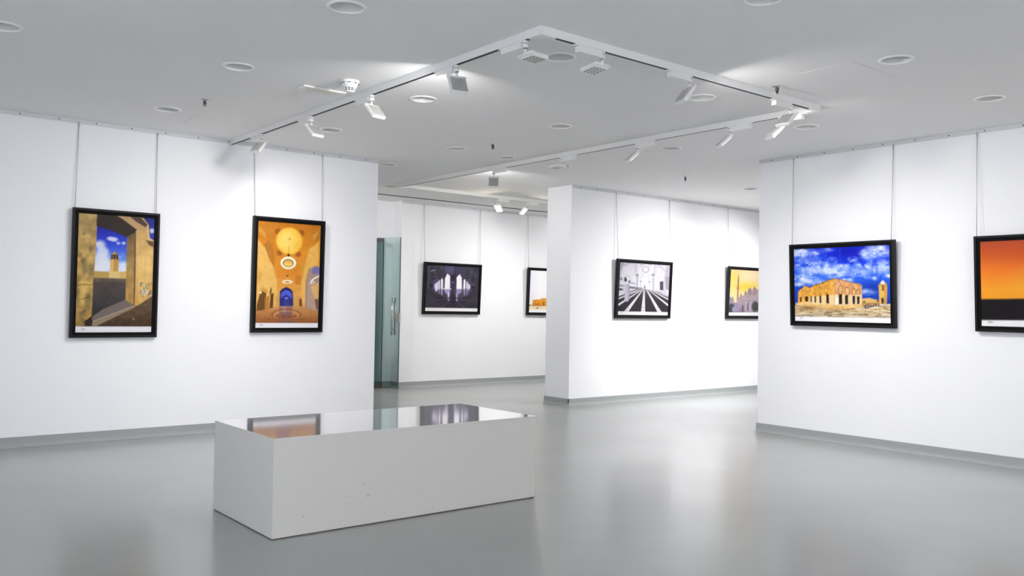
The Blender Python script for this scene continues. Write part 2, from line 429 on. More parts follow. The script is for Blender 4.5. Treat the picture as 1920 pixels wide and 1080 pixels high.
def art_doorway():
    A = Art(((147, 118), (698, 150), (675, 980), (120, 985)), 150, 226)
    one = np.ones_like(A.X)
    A.vgrad([(118, (206, 168, 100)), (600, (224, 182, 100)), (985, (190, 150, 90))])
    A.mottle(one, 0.16, 60, 3)
    sky = A.mpoly([(275, 200), (500, 270), (496, 550), (255, 550)])
    A.vgrad([(200, (28, 32, 150)), (330, (48, 72, 215)), (430, (92, 132, 232)), (545, (190, 215, 245))], sky)
    for (x, y, rx, ry) in ((300, 345, 38, 30), (318, 400, 45, 40), (305, 450, 70, 40), (330, 495, 75, 42), (285, 520, 60, 30), (466, 500, 34, 30), (470, 530, 40, 20)):
        A.put(A.mell(x, y, rx, ry, 14) * sky, (238, 242, 252), 0.85)
    for (x, y, rx, ry) in ((375, 300, 24, 14), (402, 306, 28, 16), (434, 333, 13, 9), (473, 332, 14, 10)):
        A.put(A.mell(x, y, rx, ry, 6) * sky, (225, 230, 250), 0.9)
    A.clouds(sky * (A.Y > 330), 55, 5, 0.5, 0.75, (245, 247, 252), 0.5)
    A.poly([(378, 448), (436, 448), (432, 545), (376, 545)], (205, 155, 75))
    A.poly([(378, 448), (400, 448), (398, 545), (376, 545)], (232, 188, 105))
    A.poly([(382, 420), (392, 405), (404, 395), (418, 402), (432, 420), (434, 448), (380, 448)], (62, 48, 50))
    A.poly([(384, 414), (404, 394), (430, 414)], (205, 170, 115)); A.line([(396, 420), (396, 446)], 5, (190, 160, 110)); A.line([(417, 420), (417, 446)], 5, (180, 150, 105))
    A.line([(376, 449), (438, 449)], 5, (150, 105, 60))
    A.poly([(252, 537), (370, 542), (370, 592), (250, 592)], (196, 160, 92)); A.poly([(436, 542), (496, 536), (494, 594), (436, 590)], (222, 186, 108))
    A.poly([(368, 538), (442, 538), (442, 588), (365, 588)], (234, 203, 132))
    g = A.mpoly([(246, 585), (494, 590), (490, 748), (235, 880)])
    A.vgrad([(585, (118, 100, 84)), (625, (84, 74, 70)), (760, (70, 64, 64)), (880, (52, 46, 46))], g); A.mottle(g, 0.12, 40, 8)
    A.poly([(240, 872), (320, 815), (486, 744), (556, 786), (250, 906)], (122, 110, 104))
    lp = A.mpoly([(120, 110), (283, 122), (275, 300), (262, 480), (250, 640), (240, 860), (185, 935), (118, 960)])
    A.vgrad([(110, (188, 158, 104)), (400, (204, 168, 98)), (700, (210, 174, 96)), (960, (168, 132, 72))], lp); A.mottle(lp, 0.22, 45, 11)
    A.clouds(lp, 60, 21, 0.55, 0.7, (112, 100, 72), 0.55, 0.7)
    for (x, y, rx, ry) in ((236, 378, 16, 26), (172, 462, 12, 18), (232, 540, 14, 40), (210, 760, 22, 60), (140, 690, 14, 30), (150, 420, 18, 20), (140, 760, 14, 26)):
        A.put(A.mell(x, y, rx, ry, 9) * lp, (96, 86, 66), 0.5)
    A.line([(132, 645), (180, 632), (215, 640), (252, 634)], 5, (80, 60, 40), 0.8); A.line([(140, 745), (190, 738), (225, 720)], 4, (80, 60, 40), 0.7); A.line([(150, 850), (200, 822)], 5, (70, 52, 36), 0.6)
    A.line([(262, 200), (258, 470), (250, 640)], 5, (120, 92, 56), 0.5, 4)
    A.poly([(283, 118), (425, 132), (480, 165), (578, 235), (560, 262), (498, 290), (400, 248), (274, 208)], (54, 44, 42))
    j = A.mpoly([(498, 285), (562, 250), (555, 785), (486, 742)]); A.vgrad([(250, (120, 96, 60)), (450, (168, 138, 84)), (760, (196, 152, 84))], j); A.mottle(j, 0.2, 40, 4)
    A.line([(560, 245), (549, 785)], 9, (92, 62, 48), 0.85)
    r = A.mpoly([(563, 240), (640, 175), (700, 330), (692, 700), (566, 800)]); A.vgrad([(200, (214, 172, 108)), (500, (236, 196, 122)), (800, (214, 166, 90))], r); A.mottle(r, 0.14, 50, 6)
    A.line([(632, 330), (622, 700)], 4, (200, 160, 90), 0.6)
    A.poly([(428, 130), (520, 138), (600, 176), (650, 215), (640, 235), (575, 238), (500, 182)], (196, 160, 112))
    A.poly([(520, 138), (600, 146), (648, 196), (632, 214), (560, 172)], (84, 66, 56))
    s2 = A.mpoly([(612, 140), (705, 145), (700, 315), (664, 290), (656, 196)]); A.vgrad([(140, (34, 42, 128)), (300, (50, 66, 180))], s2)
    A.put(A.mell(680, 240, 17, 18, 6) * s2, (220, 225, 245), 0.9)
    A.poly([(652, 196), (664, 292), (690, 310), (694, 330), (640, 318), (642, 230)], (224, 186, 128)); A.poly([(634, 308), (690, 318), (692, 358), (660, 344)], (112, 80, 58))
    for k in range(34):
        rr = random.Random(k); x = rr.uniform(590, 680); y = rr.uniform(610, 720)
        A.ell(x, y, rr.uniform(4, 10), rr.uniform(5, 16), (226, 220, 210) if k % 2 else (104, 92, 82), 0.6)
    gr = A.mpoly([(118, 950), (185, 935), (250, 905), (556, 790), (585, 782), (700, 705), (690, 960), (118, 990)])
    A.vgrad([(700, (112, 92, 70)), (850, (92, 72, 52)), (950, (70, 52, 38))], gr); A.mottle(gr, 0.25, 30, 9)
    A.poly([(246, 903), (548, 786), (562, 796), (275, 938), (240, 936)], (150, 134, 110)); A.line([(246, 905), (552, 787)], 5, (184, 168, 142))
    A.poly([(185, 905), (240, 866), (246, 905), (235, 938), (190, 930)], (48, 38, 32))
    A.ell(546, 886, 8, 7, (170, 150, 120), 0.8)
    A.poly([(90, 941), (720, 939), (720, 1000), (90, 1000)], (244, 242, 248)); A.sign(165, 960)
    return A

def art_hall():
    A = Art(((152, 108), (655, 135), (630, 972), (127, 975)), 130, 220)
    one = np.ones_like(A.X)
    A.vgrad([(108, (196, 118, 30)), (330, (222, 142, 42)), (560, (226, 152, 58)), (760, (232, 172, 92)), (960, (196, 132, 62))])
    A.poly([(140, 108), (300, 120), (290, 260), (300, 420), (272, 470), (268, 330), (150, 200)], (204, 130, 42), 0.8, 20)
    A.poly([(140, 250), (210, 330), (270, 470), (300, 600), (300, 790), (135, 840)], (240, 190, 104), 0.95, 8)
    A.poly([(640, 270), (560, 330), (520, 480), (495, 620), (498, 780), (632, 830)], (238, 184, 92), 0.95, 8)
    A.poly([(195, 296), (232, 262), (266, 330), (275, 475), (238, 420), (214, 350)], (186, 122, 46), 0.9, 4)
    A.line([(232, 262), (266, 330), (276, 478)], 4, (170, 104, 36), 0.8)
    A.poly([(150, 140), (215, 210), (205, 250), (152, 190)], (224, 164, 76), 0.8, 6); A.poly([(600, 190), (652, 175), (650, 250), (590, 280)], (186, 122, 44), 0.8, 6); A.poly([(590, 215), (640, 180), (600, 260)], (226, 170, 84), 0.8, 5)
    for (x, y) in ((308, 192), (498, 200), (322, 362), (470, 372)): A.ell(x, y, 24, 24, (150, 82, 28), 0.75, 6)
    A.ell(400, 268, 108, 112, (240, 170, 48), 1, 8); A.ell(400, 268, 98, 104, (252, 202, 78), 1, 8); A.ell(380, 262, 58, 66, (255, 226, 126), 0.9, 34)
    for k in range(16):
        t = 2 * PI * k / 16; A.line([(402 + 14 * math.cos(t), 252 + 14 * math.sin(t)), (402 + 92 * math.cos(t), 268 + 98 * math.sin(t))], 2.5, (228, 164, 58), 0.4)
    A.ell(402, 251, 9, 9, (214, 150, 60), 0.9)
    A.poly([(330, 400), (470, 400), (490, 560), (300, 560)], (214, 130, 36), 0.5, 20)
    A.poly([(445, 550), (494, 545), (492, 622), (450, 620)], (200, 118, 44), 0.7, 4)
    A.ell(394, 384, 11, 12, (74, 44, 20)); A.line([(396, 300), (394, 380)], 2, (150, 90, 30), 0.6)
    A.ell(392, 446, 60, 50, (250, 214, 130), 0.6, 8); A.ring(392, 445, 52, 41, 14, (255, 250, 226)); A.ring(390, 450, 40, 28, 4, (92, 62, 30), 0.9)
    A.ell(392, 460, 34, 16, (250, 205, 110), 0.8, 5)
    for k in range(18):
        t = 2 * PI * k / 18; A.ell(392 + 55 * math.cos(t), 445 + 46 * math.sin(t), 6, 6, (255, 252, 235))
    A.ell(384, 551, 7, 6, (96, 56, 24)); A.ring(383, 600, 28, 11, 9, (255, 250, 226)); A.ell(383, 602, 18, 5, (190, 140, 70))
    A.poly([(135, 480), (152, 480), (182, 540), (180, 580), (135, 640)], (226, 166, 78), 0.6, 5)
    A.poly([(290, 720), (325, 720), (325, 800), (290, 800)], (216, 164, 92)); A.poly([(430, 720), (500, 720), (500, 800), (430, 800)], (214, 160, 88)); A.poly([(480, 738), (500, 738), (502, 800), (482, 800)], (120, 70, 36))
    A.poly([(135, 845), (140, 790), (170, 672), (216, 690), (200, 850)], (112, 76, 36)); A.poly([(165, 690), (180, 645), (225, 668), (216, 694), (186, 676)], (214, 160, 78)); A.ell(170, 690, 8, 10, (255, 244, 214))
    A.poly([(242, 690), (254, 645), (258, 670), (248, 708)], (70, 42, 22)); A.poly([(250, 700), (274, 692), (268, 810), (240, 818)], (104, 64, 34)); A.poly([(200, 730), (240, 712), (236, 830), (200, 840)], (176, 116, 54), 0.8)
    A.poly([(526, 830), (532, 590), (556, 490), (614, 464), (650, 478), (640, 840)], (168, 142, 128), 1, 4); A.poly([(545, 830), (548, 600), (572, 560), (604, 730), (620, 830)], (186, 158, 142), 1, 5)
    A.poly([(572, 640), (640, 600), (640, 740), (608, 750)], (226, 178, 112), 1, 4); A.poly([(584, 492), (618, 470), (648, 482), (646, 528), (588, 532)], (124, 116, 176), 1, 4)
    A.line([(574, 608), (584, 584), (606, 566), (646, 548)], 12, (246, 236, 226), 1, 3); A.ring(590, 602, 12, 10, 5, (250, 244, 238)); A.poly([(606, 740), (634, 736), (632, 820), (620, 826)], (130, 88, 62))
    for (s, cc) in ((1.0, (34, 34, 96)), (0.86, (84, 96, 206)), (0.60, (48, 50, 142)), (0.48, (124, 136, 230))):
        cx, b = 376, 798; A.poly([(cx - 54 * s, b), (cx - 52 * s, b - 118 * s), (cx - 36 * s, b - 138 * s), (cx, b - 156 * s), (cx + 36 * s, b - 138 * s), (cx + 52 * s, b - 118 * s), (cx + 54 * s, b)], cc)
    A.poly([(326, 738), (346, 728), (376, 742), (404, 728), (428, 740), (428, 798), (324, 798)], (40, 40, 104), 0.75, 5)
    f = A.mpoly([(120, 842), (240, 822), (310, 800), (500, 800), (640, 840), (640, 960), (110, 960)]); A.vgrad([(800, (206, 148, 92)), (860, (188, 128, 72)), (930, (150, 94, 50))], f)
    A.poly([(318, 806), (424, 806), (430, 935), (312, 935)], (132, 92, 104), 0.75, 5); A.poly([(345, 806), (376, 806), (376, 850), (345, 850)], (196, 172, 180), 0.5, 5)
    A.ring(376, 868, 112, 44, 8, (160, 98, 54), 0.9, 3); A.ring(376, 872, 96, 34, 5, (222, 168, 110), 0.7, 3); A.ring(376, 888, 60, 12, 5, (140, 84, 50), 0.8, 3)
    for x in (300, 350, 400, 450): A.ell(x, 886 - abs(x - 376) * 0.1, 12, 9, (142, 74, 44), 0.7, 3)
    A.line([(225, 905), (530, 905)], 6, (150, 76, 40), 0.7, 3); A.line([(240, 905), (215, 935)], 5, (150, 76, 40), 0.6, 3)
    A.mottle(one, 0.05, 30, 5)
    A.poly([(90, 935), (700, 934), (700, 1000), (90, 1000)], (243, 241, 248)); A.sign(164, 952)
    return A

def art_arcade():
    A = Art(((170, 207), (922, 238), (893, 880), (145, 880)), 124, 92)
    one = np.ones_like(A.X)
    A.vgrad([(207, (66, 63, 76)), (450, (55, 51, 63)), (650, (64, 60, 72)), (830, (57, 53, 64))]); A.mottle(one, 0.2, 90, 3)
    A.poly([(430, 205), (560, 210), (556, 340), (500, 345), (463, 320), (432, 345)], (92, 86, 120), 0.9, 8); A.poly([(560, 212), (710, 225), (700, 400), (665, 350), (640, 325), (590, 350)], (70, 64, 92), 0.8, 10)
    A.poly([(505, 345), (592, 350), (595, 560), (505, 560)], (50, 46, 66), 1, 6); A.poly([(526, 385), (552, 385), (552, 640), (526, 640)], (34, 30, 44), 0.8, 4); A.ell(540, 460, 15, 12, (150, 148, 168), 0.7, 4)
    for (x, y, rx, ry) in ((262, 380, 56, 100), (262, 380, 38, 70), (830, 400, 60, 96), (830, 400, 40, 66), (340, 320, 60, 110), (760, 330, 50, 100)): A.ring(x, y, rx, ry, 10, (92, 88, 108), 0.45, 6)
    A.line([(228, 296), (262, 288), (290, 284)], 10, (170, 168, 186), 0.9, 4); A.line([(205, 235), (195, 540)], 16, (92, 88, 106), 0.6, 6); A.line([(165, 240), (190, 235), (180, 540)], 8, (110, 106, 124), 0.5, 5); A.line([(240, 380), (290, 380)], 7, (120, 116, 134), 0.6, 4); A.line([(805, 495), (850, 492)], 8, (150, 148, 160), 0.7, 4); A.line([(370, 220), (388, 260)], 8, (130, 126, 146), 0.6, 4)
    A.ell(815, 520, 30, 26, (26, 22, 30), 0.6, 8); A.ell(240, 510, 26, 20, (30, 26, 36), 0.6, 8)
    A.ell(320, 520, 60, 90, (150, 140, 190), 0.45, 30); A.ell(745, 530, 60, 90, (150, 140, 190), 0.4, 30); A.ell(470, 540, 70, 140, (130, 122, 170), 0.35, 40); A.ell(630, 540, 60, 140, (130, 122, 170), 0.35, 40)
    W = (252, 250, 255); LV = (222, 214, 248)
    A.poly([(276, 500), (300, 474), (334, 446), (336, 560), (300, 600), (280, 545)], LV, 1, 4); A.poly([(340, 556), (339, 440), (348, 428), (357, 440), (356, 556)], W); A.poly([(370, 556), (371, 425), (387, 394), (403, 420), (401, 556)], W)
    A.poly([(424, 560), (430, 400), (463, 330), (504, 364), (501, 560)], W, 1, 4); A.line([(400, 556), (515, 558)], 12, W, 1, 4)
    A.poly([(595, 560), (597, 385), (642, 336), (672, 392), (671, 556)], W, 1, 4); A.poly([(693, 552), (699, 424), (712, 406), (725, 430), (722, 552)], W); A.poly([(738, 550), (740, 446), (756, 450), (756, 550)], W); A.poly([(760, 470), (790, 495), (796, 535), (764, 580)], LV, 1, 4)
    A.line([(600, 555), (690, 552)], 6, (200, 196, 220), 0.6, 4)
    A.poly([(424, 560), (500, 560), (495, 640), (470, 720), (466, 640), (425, 600)], (178, 168, 216), 0.9, 8); A.poly([(592, 560), (670, 560), (660, 610), (610, 640), (606, 735), (590, 640)], (168, 158, 206), 0.9, 8); A.poly([(474, 600), (494, 600), (486, 725), (476, 730)], (226, 220, 246), 0.9, 7); A.poly([(592, 640), (606, 640), (608, 740), (594, 730)], (222, 216, 246), 0.9, 6)
    for (x0, x1, y1) in ((341, 355, 632), (372, 398, 648), (700, 716, 652), (740, 752, 640)): A.poly([(x0, 556), (x1, 556), (x1 - 3, y1), (x0 + 3, y1)], (206, 200, 238), 0.75, 5)
    for (a, b) in (((540, 640), (330, 820)), ((540, 640), (760, 820)), ((540, 690), (450, 828)), ((545, 690), (660, 828)), ((300, 690), (800, 690)), ((360, 740), (720, 745)), ((280, 660), (540, 760)), ((800, 660), (545, 760))): A.line([a, b], 14, (40, 36, 48), 0.5, 8)
    for (a, b) in (((530, 700), (400, 828)), ((556, 700), (700, 828)), ((540, 740), (540, 828)), ((300, 720), (500, 700)), ((790, 720), (580, 700))): A.line([a, b], 10, (96, 90, 108), 0.5, 7)
    A.poly([(520, 640), (570, 640), (580, 830), (510, 830)], (40, 36, 50), 0.5, 10)
    A.poly([(100, 831), (960, 834), (960, 900), (100, 900)], (246, 246, 244)); A.sign(182, 850, 0.9, (170, 170, 172)); A.line([(825, 858), (862, 858)], 4, (188, 188, 190), 0.8)
    return A

def art_fort():
    A = Art(((215, 285), (850, 312), (820, 905), (188, 898)), 124, 100)
    A.vgrad([(190, (222, 220, 250)), (330, (250, 249, 255)), (800, (255, 253, 248))], horiz=True); A.vgrad([(600, (255, 254, 250)), (780, (255, 236, 206))], None, 0.5)
    b = A.mpoly([(228, 798), (244, 770), (245, 722), (364, 710), (366, 698), (560, 690), (760, 700), (760, 806)]); A.vgrad([(690, (236, 166, 62)), (800, (226, 140, 34))], b); A.mottle(b, 0.12, 25, 4)
    A.line([(246, 722), (364, 711), (430, 696)], 4, (150, 100, 40), 0.8); A.line([(230, 802), (430, 804)], 7, (120, 70, 20), 0.9)
    for x in (262, 280, 300, 320, 342): A.line([(x, 770), (x, 795)], 6, (140, 80, 26), 0.8)
    A.poly([(392, 745), (408, 740), (408, 800), (394, 800)], (150, 84, 26)); A.ell(205, 796, 18, 16, (130, 110, 50), 0.7, 5)
    g = A.mpoly([(180, 806), (850, 806), (850, 855), (180, 852)]); A.vgrad([(806, (244, 216, 172)), (852, (246, 226, 196))], g); A.mottle(g, 0.08, 20, 6)
    A.line([(195, 848), (800, 850)], 5, (220, 186, 140), 0.7); A.line([(302, 846), (310, 834), (318, 824)], 9, (50, 40, 34))
    A.poly([(150, 856), (900, 860), (900, 920), (150, 920)], (252, 250, 250))
    return A

def art_prayer_hall():
    A = Art(((245, 208), (862, 258), (830, 893), (208, 885)), 124, 100)
    one = np.ones_like(A.X)
    A.vgrad([(208, (226, 222, 236)), (400, (240, 238, 246)), (560, (226, 224, 236))]); A.ell(560, 420, 130, 180, (252, 251, 255), 0.9, 60)
    A.poly([(240, 200), (300, 200), (255, 330), (236, 560), (236, 400)], (150, 146, 166), 0.7, 14); A.poly([(820, 260), (870, 260), (850, 570), (800, 560), (790, 420)], (184, 178, 196), 0.8, 12); A.poly([(806, 410), (858, 400), (850, 570), (806, 565)], (166, 156, 172), 0.8, 8)
    for (x, y, rx, ry, w) in ((350, 300, 80, 90, 14), (560, 310, 72, 90, 8), (560, 420, 46, 70, 6), (760, 330, 70, 90, 12), (330, 450, 44, 66, 10), (770, 420, 44, 80, 10), (640, 330, 50, 110, 6), (470, 320, 50, 110, 6)): A.ring(x, y, rx, ry, w, (196, 192, 210), 0.38, 9)
    A.line([(440, 215), (450, 340)], 26, (206, 202, 220), 0.8, 8); A.line([(680, 240), (665, 360)], 22, (208, 204, 220), 0.8, 8); A.line([(300, 250), (370, 215)], 20, (170, 166, 186), 0.6, 8); A.line([(720, 250), (810, 330)], 18, (180, 176, 196), 0.6, 8)
    for k in range(9): A.ell(500 + k * 16, 240 + 8 * math.sin(k), 5, 4, (120, 116, 130), 0.7, 3)
    A.ring(563, 305, 38, 34, 8, (176, 172, 190), 0.9, 3); A.ring(563, 308, 48, 42, 5, (210, 206, 220), 0.8, 3)
    for (x, y0, y1) in ((456, 400, 520), (655, 410, 560)):
        A.line([(x, y0), (x - 4, y1)], 16, (196, 192, 206), 0.9, 4); A.line([(x + 7, y0), (x + 3, y1)], 4, (130, 126, 140), 0.7); A.ell(x, 372, 22, 14, (138, 134, 150), 0.9, 3); A.ell(x, 366, 16, 6, (214, 210, 224)); A.line([(x - 10, 388), (x + 10, 388)], 8, (110, 106, 120), 0.8)
    for (x, y) in ((497, 455), (608, 462)): A.line([(x, y), (x, y + 80)], 7, (190, 186, 200), 0.8); A.ell(x, y, 9, 7, (140, 136, 150))
    A.poly([(294, 430), (300, 402), (316, 402), (326, 430), (324, 460), (296, 452)], (70, 64, 78)); A.poly([(348, 450), (360, 440), (370, 452), (368, 478), (350, 472)], (100, 94, 108)); A.line([(380, 470), (430, 490)], 9, (110, 106, 120), 0.8); A.poly([(240, 410), (268, 400), (270, 440), (240, 436)], (110, 106, 122), 0.7, 5)
    A.line([(240, 470), (440, 515)], 9, (250, 249, 252), 0.9, 3); A.line([(240, 505), (460, 545)], 20, (128, 124, 138), 0.75, 5); A.line([(236, 555), (275, 560)], 24, (58, 54, 64), 0.9, 5)
    for k in range(14): A.ell(360 + k * 12, 535 + k, 5, 12, (90, 86, 98), 0.7, 3)
    A.poly([(738, 466), (778, 456), (778, 572), (738, 568)], (48, 44, 52)); A.line([(758, 464), (757, 566)], 3, (190, 186, 196), 0.8)
    for k in range(4): A.line([(738, 488 + k * 22), (778, 482 + k * 23)], 3, (150, 146, 156), 0.7)
    for k in range(10): A.ell(640 + k * 12, 580 + k * 3, 7, 12, (110, 106, 120), 0.6, 4)
    fl = A.mpoly([(200, 660), (300, 600), (440, 560), (530, 556), (560, 556), (620, 570), (720, 590), (850, 640), (850, 870), (200, 870)]); A.vgrad([(556, (120, 114, 124)), (620, (76, 70, 78)), (700, (56, 51, 58)), (860, (52, 47, 52))], fl)
    W = (240, 238, 246)
    for q in ([(537, 560), (549, 560), (552, 850), (500, 850)], [(521, 562), (531, 562), (344, 842), (288, 840)], [(500, 566), (512, 568), (218, 772), (200, 752)], [(470, 570), (486, 572), (210, 690), (206, 670)], [(440, 575), (455, 577), (210, 645), (208, 628)], [(565, 562), (577, 562), (757, 852), (704, 848)], [(592, 566), (602, 566), (840, 752), (840, 782)], [(620, 572), (634, 572), (842, 680), (842, 700)], [(650, 576), (668, 578), (842, 640), (842, 660)]): A.poly(q, W)
    for (x, y) in ((320, 822), (340, 790), (526, 830), (528, 790), (725, 828), (706, 795)):
        A.ring(x, y, 9, 8, 4, (120, 116, 128), 0.7, 2)
    A.poly([(300, 486), (352, 488), (362, 600), (352, 700), (322, 716), (290, 708), (304, 600)], (204, 200, 216), 1, 4); A.poly([(338, 488), (356, 490), (364, 600), (350, 700), (338, 700)], (164, 160, 180), 0.8, 5); A.line([(300, 490), (270, 580)], 12, (226, 224, 236), 0.8, 4)
    A.poly([(780, 545), (808, 545), (812, 640), (778, 640)], (206, 200, 218), 0.9, 4); A.ell(548, 534, 6, 18, (60, 56, 64)); A.line([(545, 555), (430, 570)], 5, (150, 146, 158), 0.6, 3)
    A.poly([(150, 838), (900, 853), (900, 920), (150, 920)], (248, 248, 250)); A.sign(244, 856, 0.8, (188, 188, 194))
    return A

def art_sunset_domes():
    A = Art(((250, 247), (785, 296), (755, 900), (213, 880)), 124, 108)
    A.vgrad([(247, (250, 212, 126)), (340, (250, 218, 138)), (480, (252, 218, 124)), (650, (250, 222, 172))]); A.ell(560, 330, 190, 110, (252, 226, 190), 0.9, 80); A.ell(440, 490, 110, 46, (255, 208, 66), 0.85, 36); A.ell(285, 350, 60, 40, (255, 206, 66), 0.6, 34); A.ell(290, 580, 60, 80, (252, 222, 160), 0.7, 40)
    T = (170, 132, 104)
    A.line([(356, 310), (354, 356)], 5, T); A.poly([(345, 356), (362, 356), (358, 500), (350, 690), (326, 690), (334, 500), (342, 400)], T, 1, 2)
    for (x, y, r) in ((354, 352, 8), (350, 412, 13), (344, 506, 17)): A.ell(x, y, r, r * 0.55, (150, 112, 92))
    A.line([(338, 520), (328, 690)], 6, (206, 168, 140), 0.8)
    m = A.mpoly([(215, 640), (232, 620), (240, 612), (250, 640), (262, 640), (270, 614), (288, 650), (290, 700), (332, 704), (340, 660), (352, 630), (375, 622), (386, 574), (398, 618), (428, 604), (438, 560), (450, 536), (464, 574), (476, 580), (480, 540), (512, 490), (534, 540), (546, 566), (548, 520), (568, 480), (600, 525), (640, 540), (680, 480), (720, 540), (785, 560), (785, 850), (205, 850)], 3)
    A.vgrad([(480, (178, 156, 150)), (640, (176, 160, 166)), (830, (150, 138, 158))], m); A.mottle(m, 0.08, 40, 3)
    for (x, y, rx, ry, cc) in ((507, 560, 28, 46, (150, 132, 138)), (572, 560, 26, 54, (158, 140, 144)), (450, 580, 16, 26, (158, 140, 144)), (386, 610, 12, 22, (150, 132, 138)), (245, 660, 14, 30, (150, 138, 154)), (272, 660, 16, 30, (160, 148, 160))): A.ell(x, y, rx, ry, cc, 0.9, 4)
    A.line([(345, 640), (600, 650)], 5, (202, 184, 186), 0.7, 3); A.poly([(440, 690), (545, 690), (545, 836), (440, 836)], (188, 172, 184), 0.8, 4); A.line([(465, 686), (515, 686)], 7, (120, 100, 110), 0.9, 3)
    A.poly([(476, 818), (474, 740), (482, 708), (494, 700), (506, 716), (510, 780), (512, 818)], (176, 166, 190)); A.poly([(470, 818), (474, 740), (482, 706), (492, 704), (486, 760), (486, 818)], (96, 76, 84)); A.poly([(396, 830), (400, 745), (410, 738), (422, 748), (420, 830)], (110, 94, 110))
    A.poly([(215, 700), (345, 706), (345, 836), (210, 836)], (150, 140, 172), 0.7, 6); A.ell(255, 745, 36, 30, (74, 78, 84), 1, 7); A.poly([(213, 770), (262, 762), (266, 836), (210, 836)], (66, 70, 72), 1, 5); A.ell(580, 765, 46, 70, (74, 72, 70), 1, 10); A.ell(655, 770, 50, 70, (70, 70, 68), 1, 10)
    for x in (275, 295, 318, 345): A.line([(x, 762), (x, 815)], 6, (196, 188, 214), 0.7, 3)
    A.line([(205, 832), (785, 846)], 6, (80, 66, 56), 0.8)
    A.poly([(150, 835), (850, 848), (850, 940), (150, 940)], (250, 249, 250))
    return A

def art_ruin():
    A = Art(((145, 200), (1103, 160), (1112, 950), (157, 928)), 200, 156)
    one = np.ones_like(A.X)
    A.vgrad([(160, (14, 34, 205)), (330, (20, 62, 220)), (520, (40, 96, 226)), (640, (38, 84, 205)), (760, (20, 48, 150))])
    A.ell(700, 220, 170, 90, (8, 16, 165), 0.75, 60); A.ell(950, 590, 120, 60, (14, 36, 140), 0.6, 50); A.ell(230, 620, 120, 80, (20, 40, 150), 0.45, 50)
    cl = lambda x, y, rx, ry, a=0.9: A.mell(x, y, rx, ry, min(rx, ry) * 0.7) * a
    for (x, y, rx, ry) in ((220, 250, 105, 55), (170, 220, 60, 40), (390, 255, 55, 35), (300, 370, 130, 50), (440, 400, 120, 45), (570, 430, 110, 46), (430, 450, 170, 40), (640, 390, 70, 34), (520, 320, 46, 30), (740, 305, 42, 24), (790, 360, 34, 26), (960, 230, 120, 58), (1010, 200, 70, 36), (880, 265, 60, 38), (960, 390, 150, 52), (850, 450, 110, 40), (1060, 380, 60, 50), (1090, 480, 40, 24), (300, 525, 130, 34), (200, 500, 70, 34), (180, 560, 40, 16), (890, 635, 60, 24), (955, 500, 30, 16), (480, 205, 60, 18), (680, 515, 60, 16)):
        n = fbm(A.X, A.Y * 1.3, 60, int(x) % 17, 5); k = cl(x, y, rx, ry) * np.clip((n - 0.28) / 0.3, 0, 1)
        A.put(k, (206, 222, 250), 0.9); A.put(k * np.clip((fbm(A.X, A.Y * 1.4, 34, int(y) % 13, 4) - 0.5) / 0.2, 0, 1), (255, 250, 246), 0.95); A.put(cl(x, y + ry * 0.7, rx * 0.9, ry * 0.4, 0.6), (96, 136, 226), 0.45)
    A.line([(606, 190), (612, 330)], 8, (60, 90, 235), 0.5, 5)
    A.poly([(184, 745), (186, 640), (202, 612), (230, 600), (240, 578), (262, 574), (300, 592), (340, 570), (380, 556), (430, 540), (440, 530), (520, 506), (554, 498), (556, 790), (300, 780)], (226, 164, 70))
    A.poly([(554, 498), (640, 512), (700, 534), (815, 556), (828, 580), (828, 780), (552, 795)], (214, 158, 104))
    l = A.mpoly([(184, 740), (190, 640), (300, 590), (554, 498), (554, 790), (184, 760)]); A.mottle(l, 0.16, 26, 3); r = A.mpoly([(554, 498), (828, 560), (828, 780), (554, 795)]); A.mottle(r, 0.22, 22, 5)
    A.line([(430, 542), (520, 508), (554, 500)], 7, (92, 60, 30), 0.7); A.line([(560, 500), (640, 520), (815, 562)], 8, (150, 96, 56), 0.7); A.line([(300, 596), (380, 558), (432, 544)], 5, (120, 78, 36), 0.6)
    for x in (330, 372, 400, 436): A.ell(x, 575 - (x - 330) * 0.3, 8, 7, (90, 58, 30), 0.7, 3)
    for (x, y, rx, ry) in ((612, 615, 20, 44), (680, 626, 22, 40), (746, 634, 18, 34), (788, 638, 14, 30)): A.ring(x, y, rx, ry, 6, (156, 100, 56), 0.85, 2); A.ell(x, y, rx - 5, ry - 6, (232, 186, 128), 0.6, 3)
    for (x, y, rx, ry) in ((470, 612, 18, 40), (410, 620, 14, 34), (356, 628, 10, 28), (246, 640, 22, 22)): A.ring(x, y, rx, ry, 5, (180, 116, 40), 0.7, 2)
    A.poly([(556, 662), (826, 664), (828, 772), (556, 790)], (236, 214, 172), 0.85, 4); A.poly([(300, 684), (556, 664), (556, 770), (300, 752)], (238, 218, 178), 0.75, 5); A.poly([(560, 690), (590, 680), (592, 760), (560, 764)], (250, 244, 232), 0.8, 5); A.mottle(r, 0.12, 14, 8)
    for q in ([(596, 661), (628, 659), (627, 758), (597, 758)], [(658, 668), (687, 667), (687, 757), (660, 758)], [(733, 675), (757, 674), (756, 756), (735, 757)], [(778, 681), (802, 680), (800, 756), (780, 757)], [(470, 660), (494, 658), (497, 750), (472, 750)], [(403, 672), (418, 670), (420, 748), (404, 750)], [(353, 678), (366, 677), (366, 746), (354, 746)], [(312, 680), (323, 680), (323, 742), (313, 742)], [(258, 682), (286, 680), (284, 730), (260, 730)], [(206, 690), (220, 688), (220, 734), (208, 736)]): A.poly(q, (42, 26, 20))
    p = A.mpoly([(160, 750), (300, 742), (420, 752), (552, 770), (700, 764), (840, 758), (848, 792), (700, 806), (545, 822), (400, 800), (165, 772)]); A.vgrad([(742, (240, 206, 140)), (820, (214, 164, 92))], p); A.mottle(p, 0.16, 18, 6)
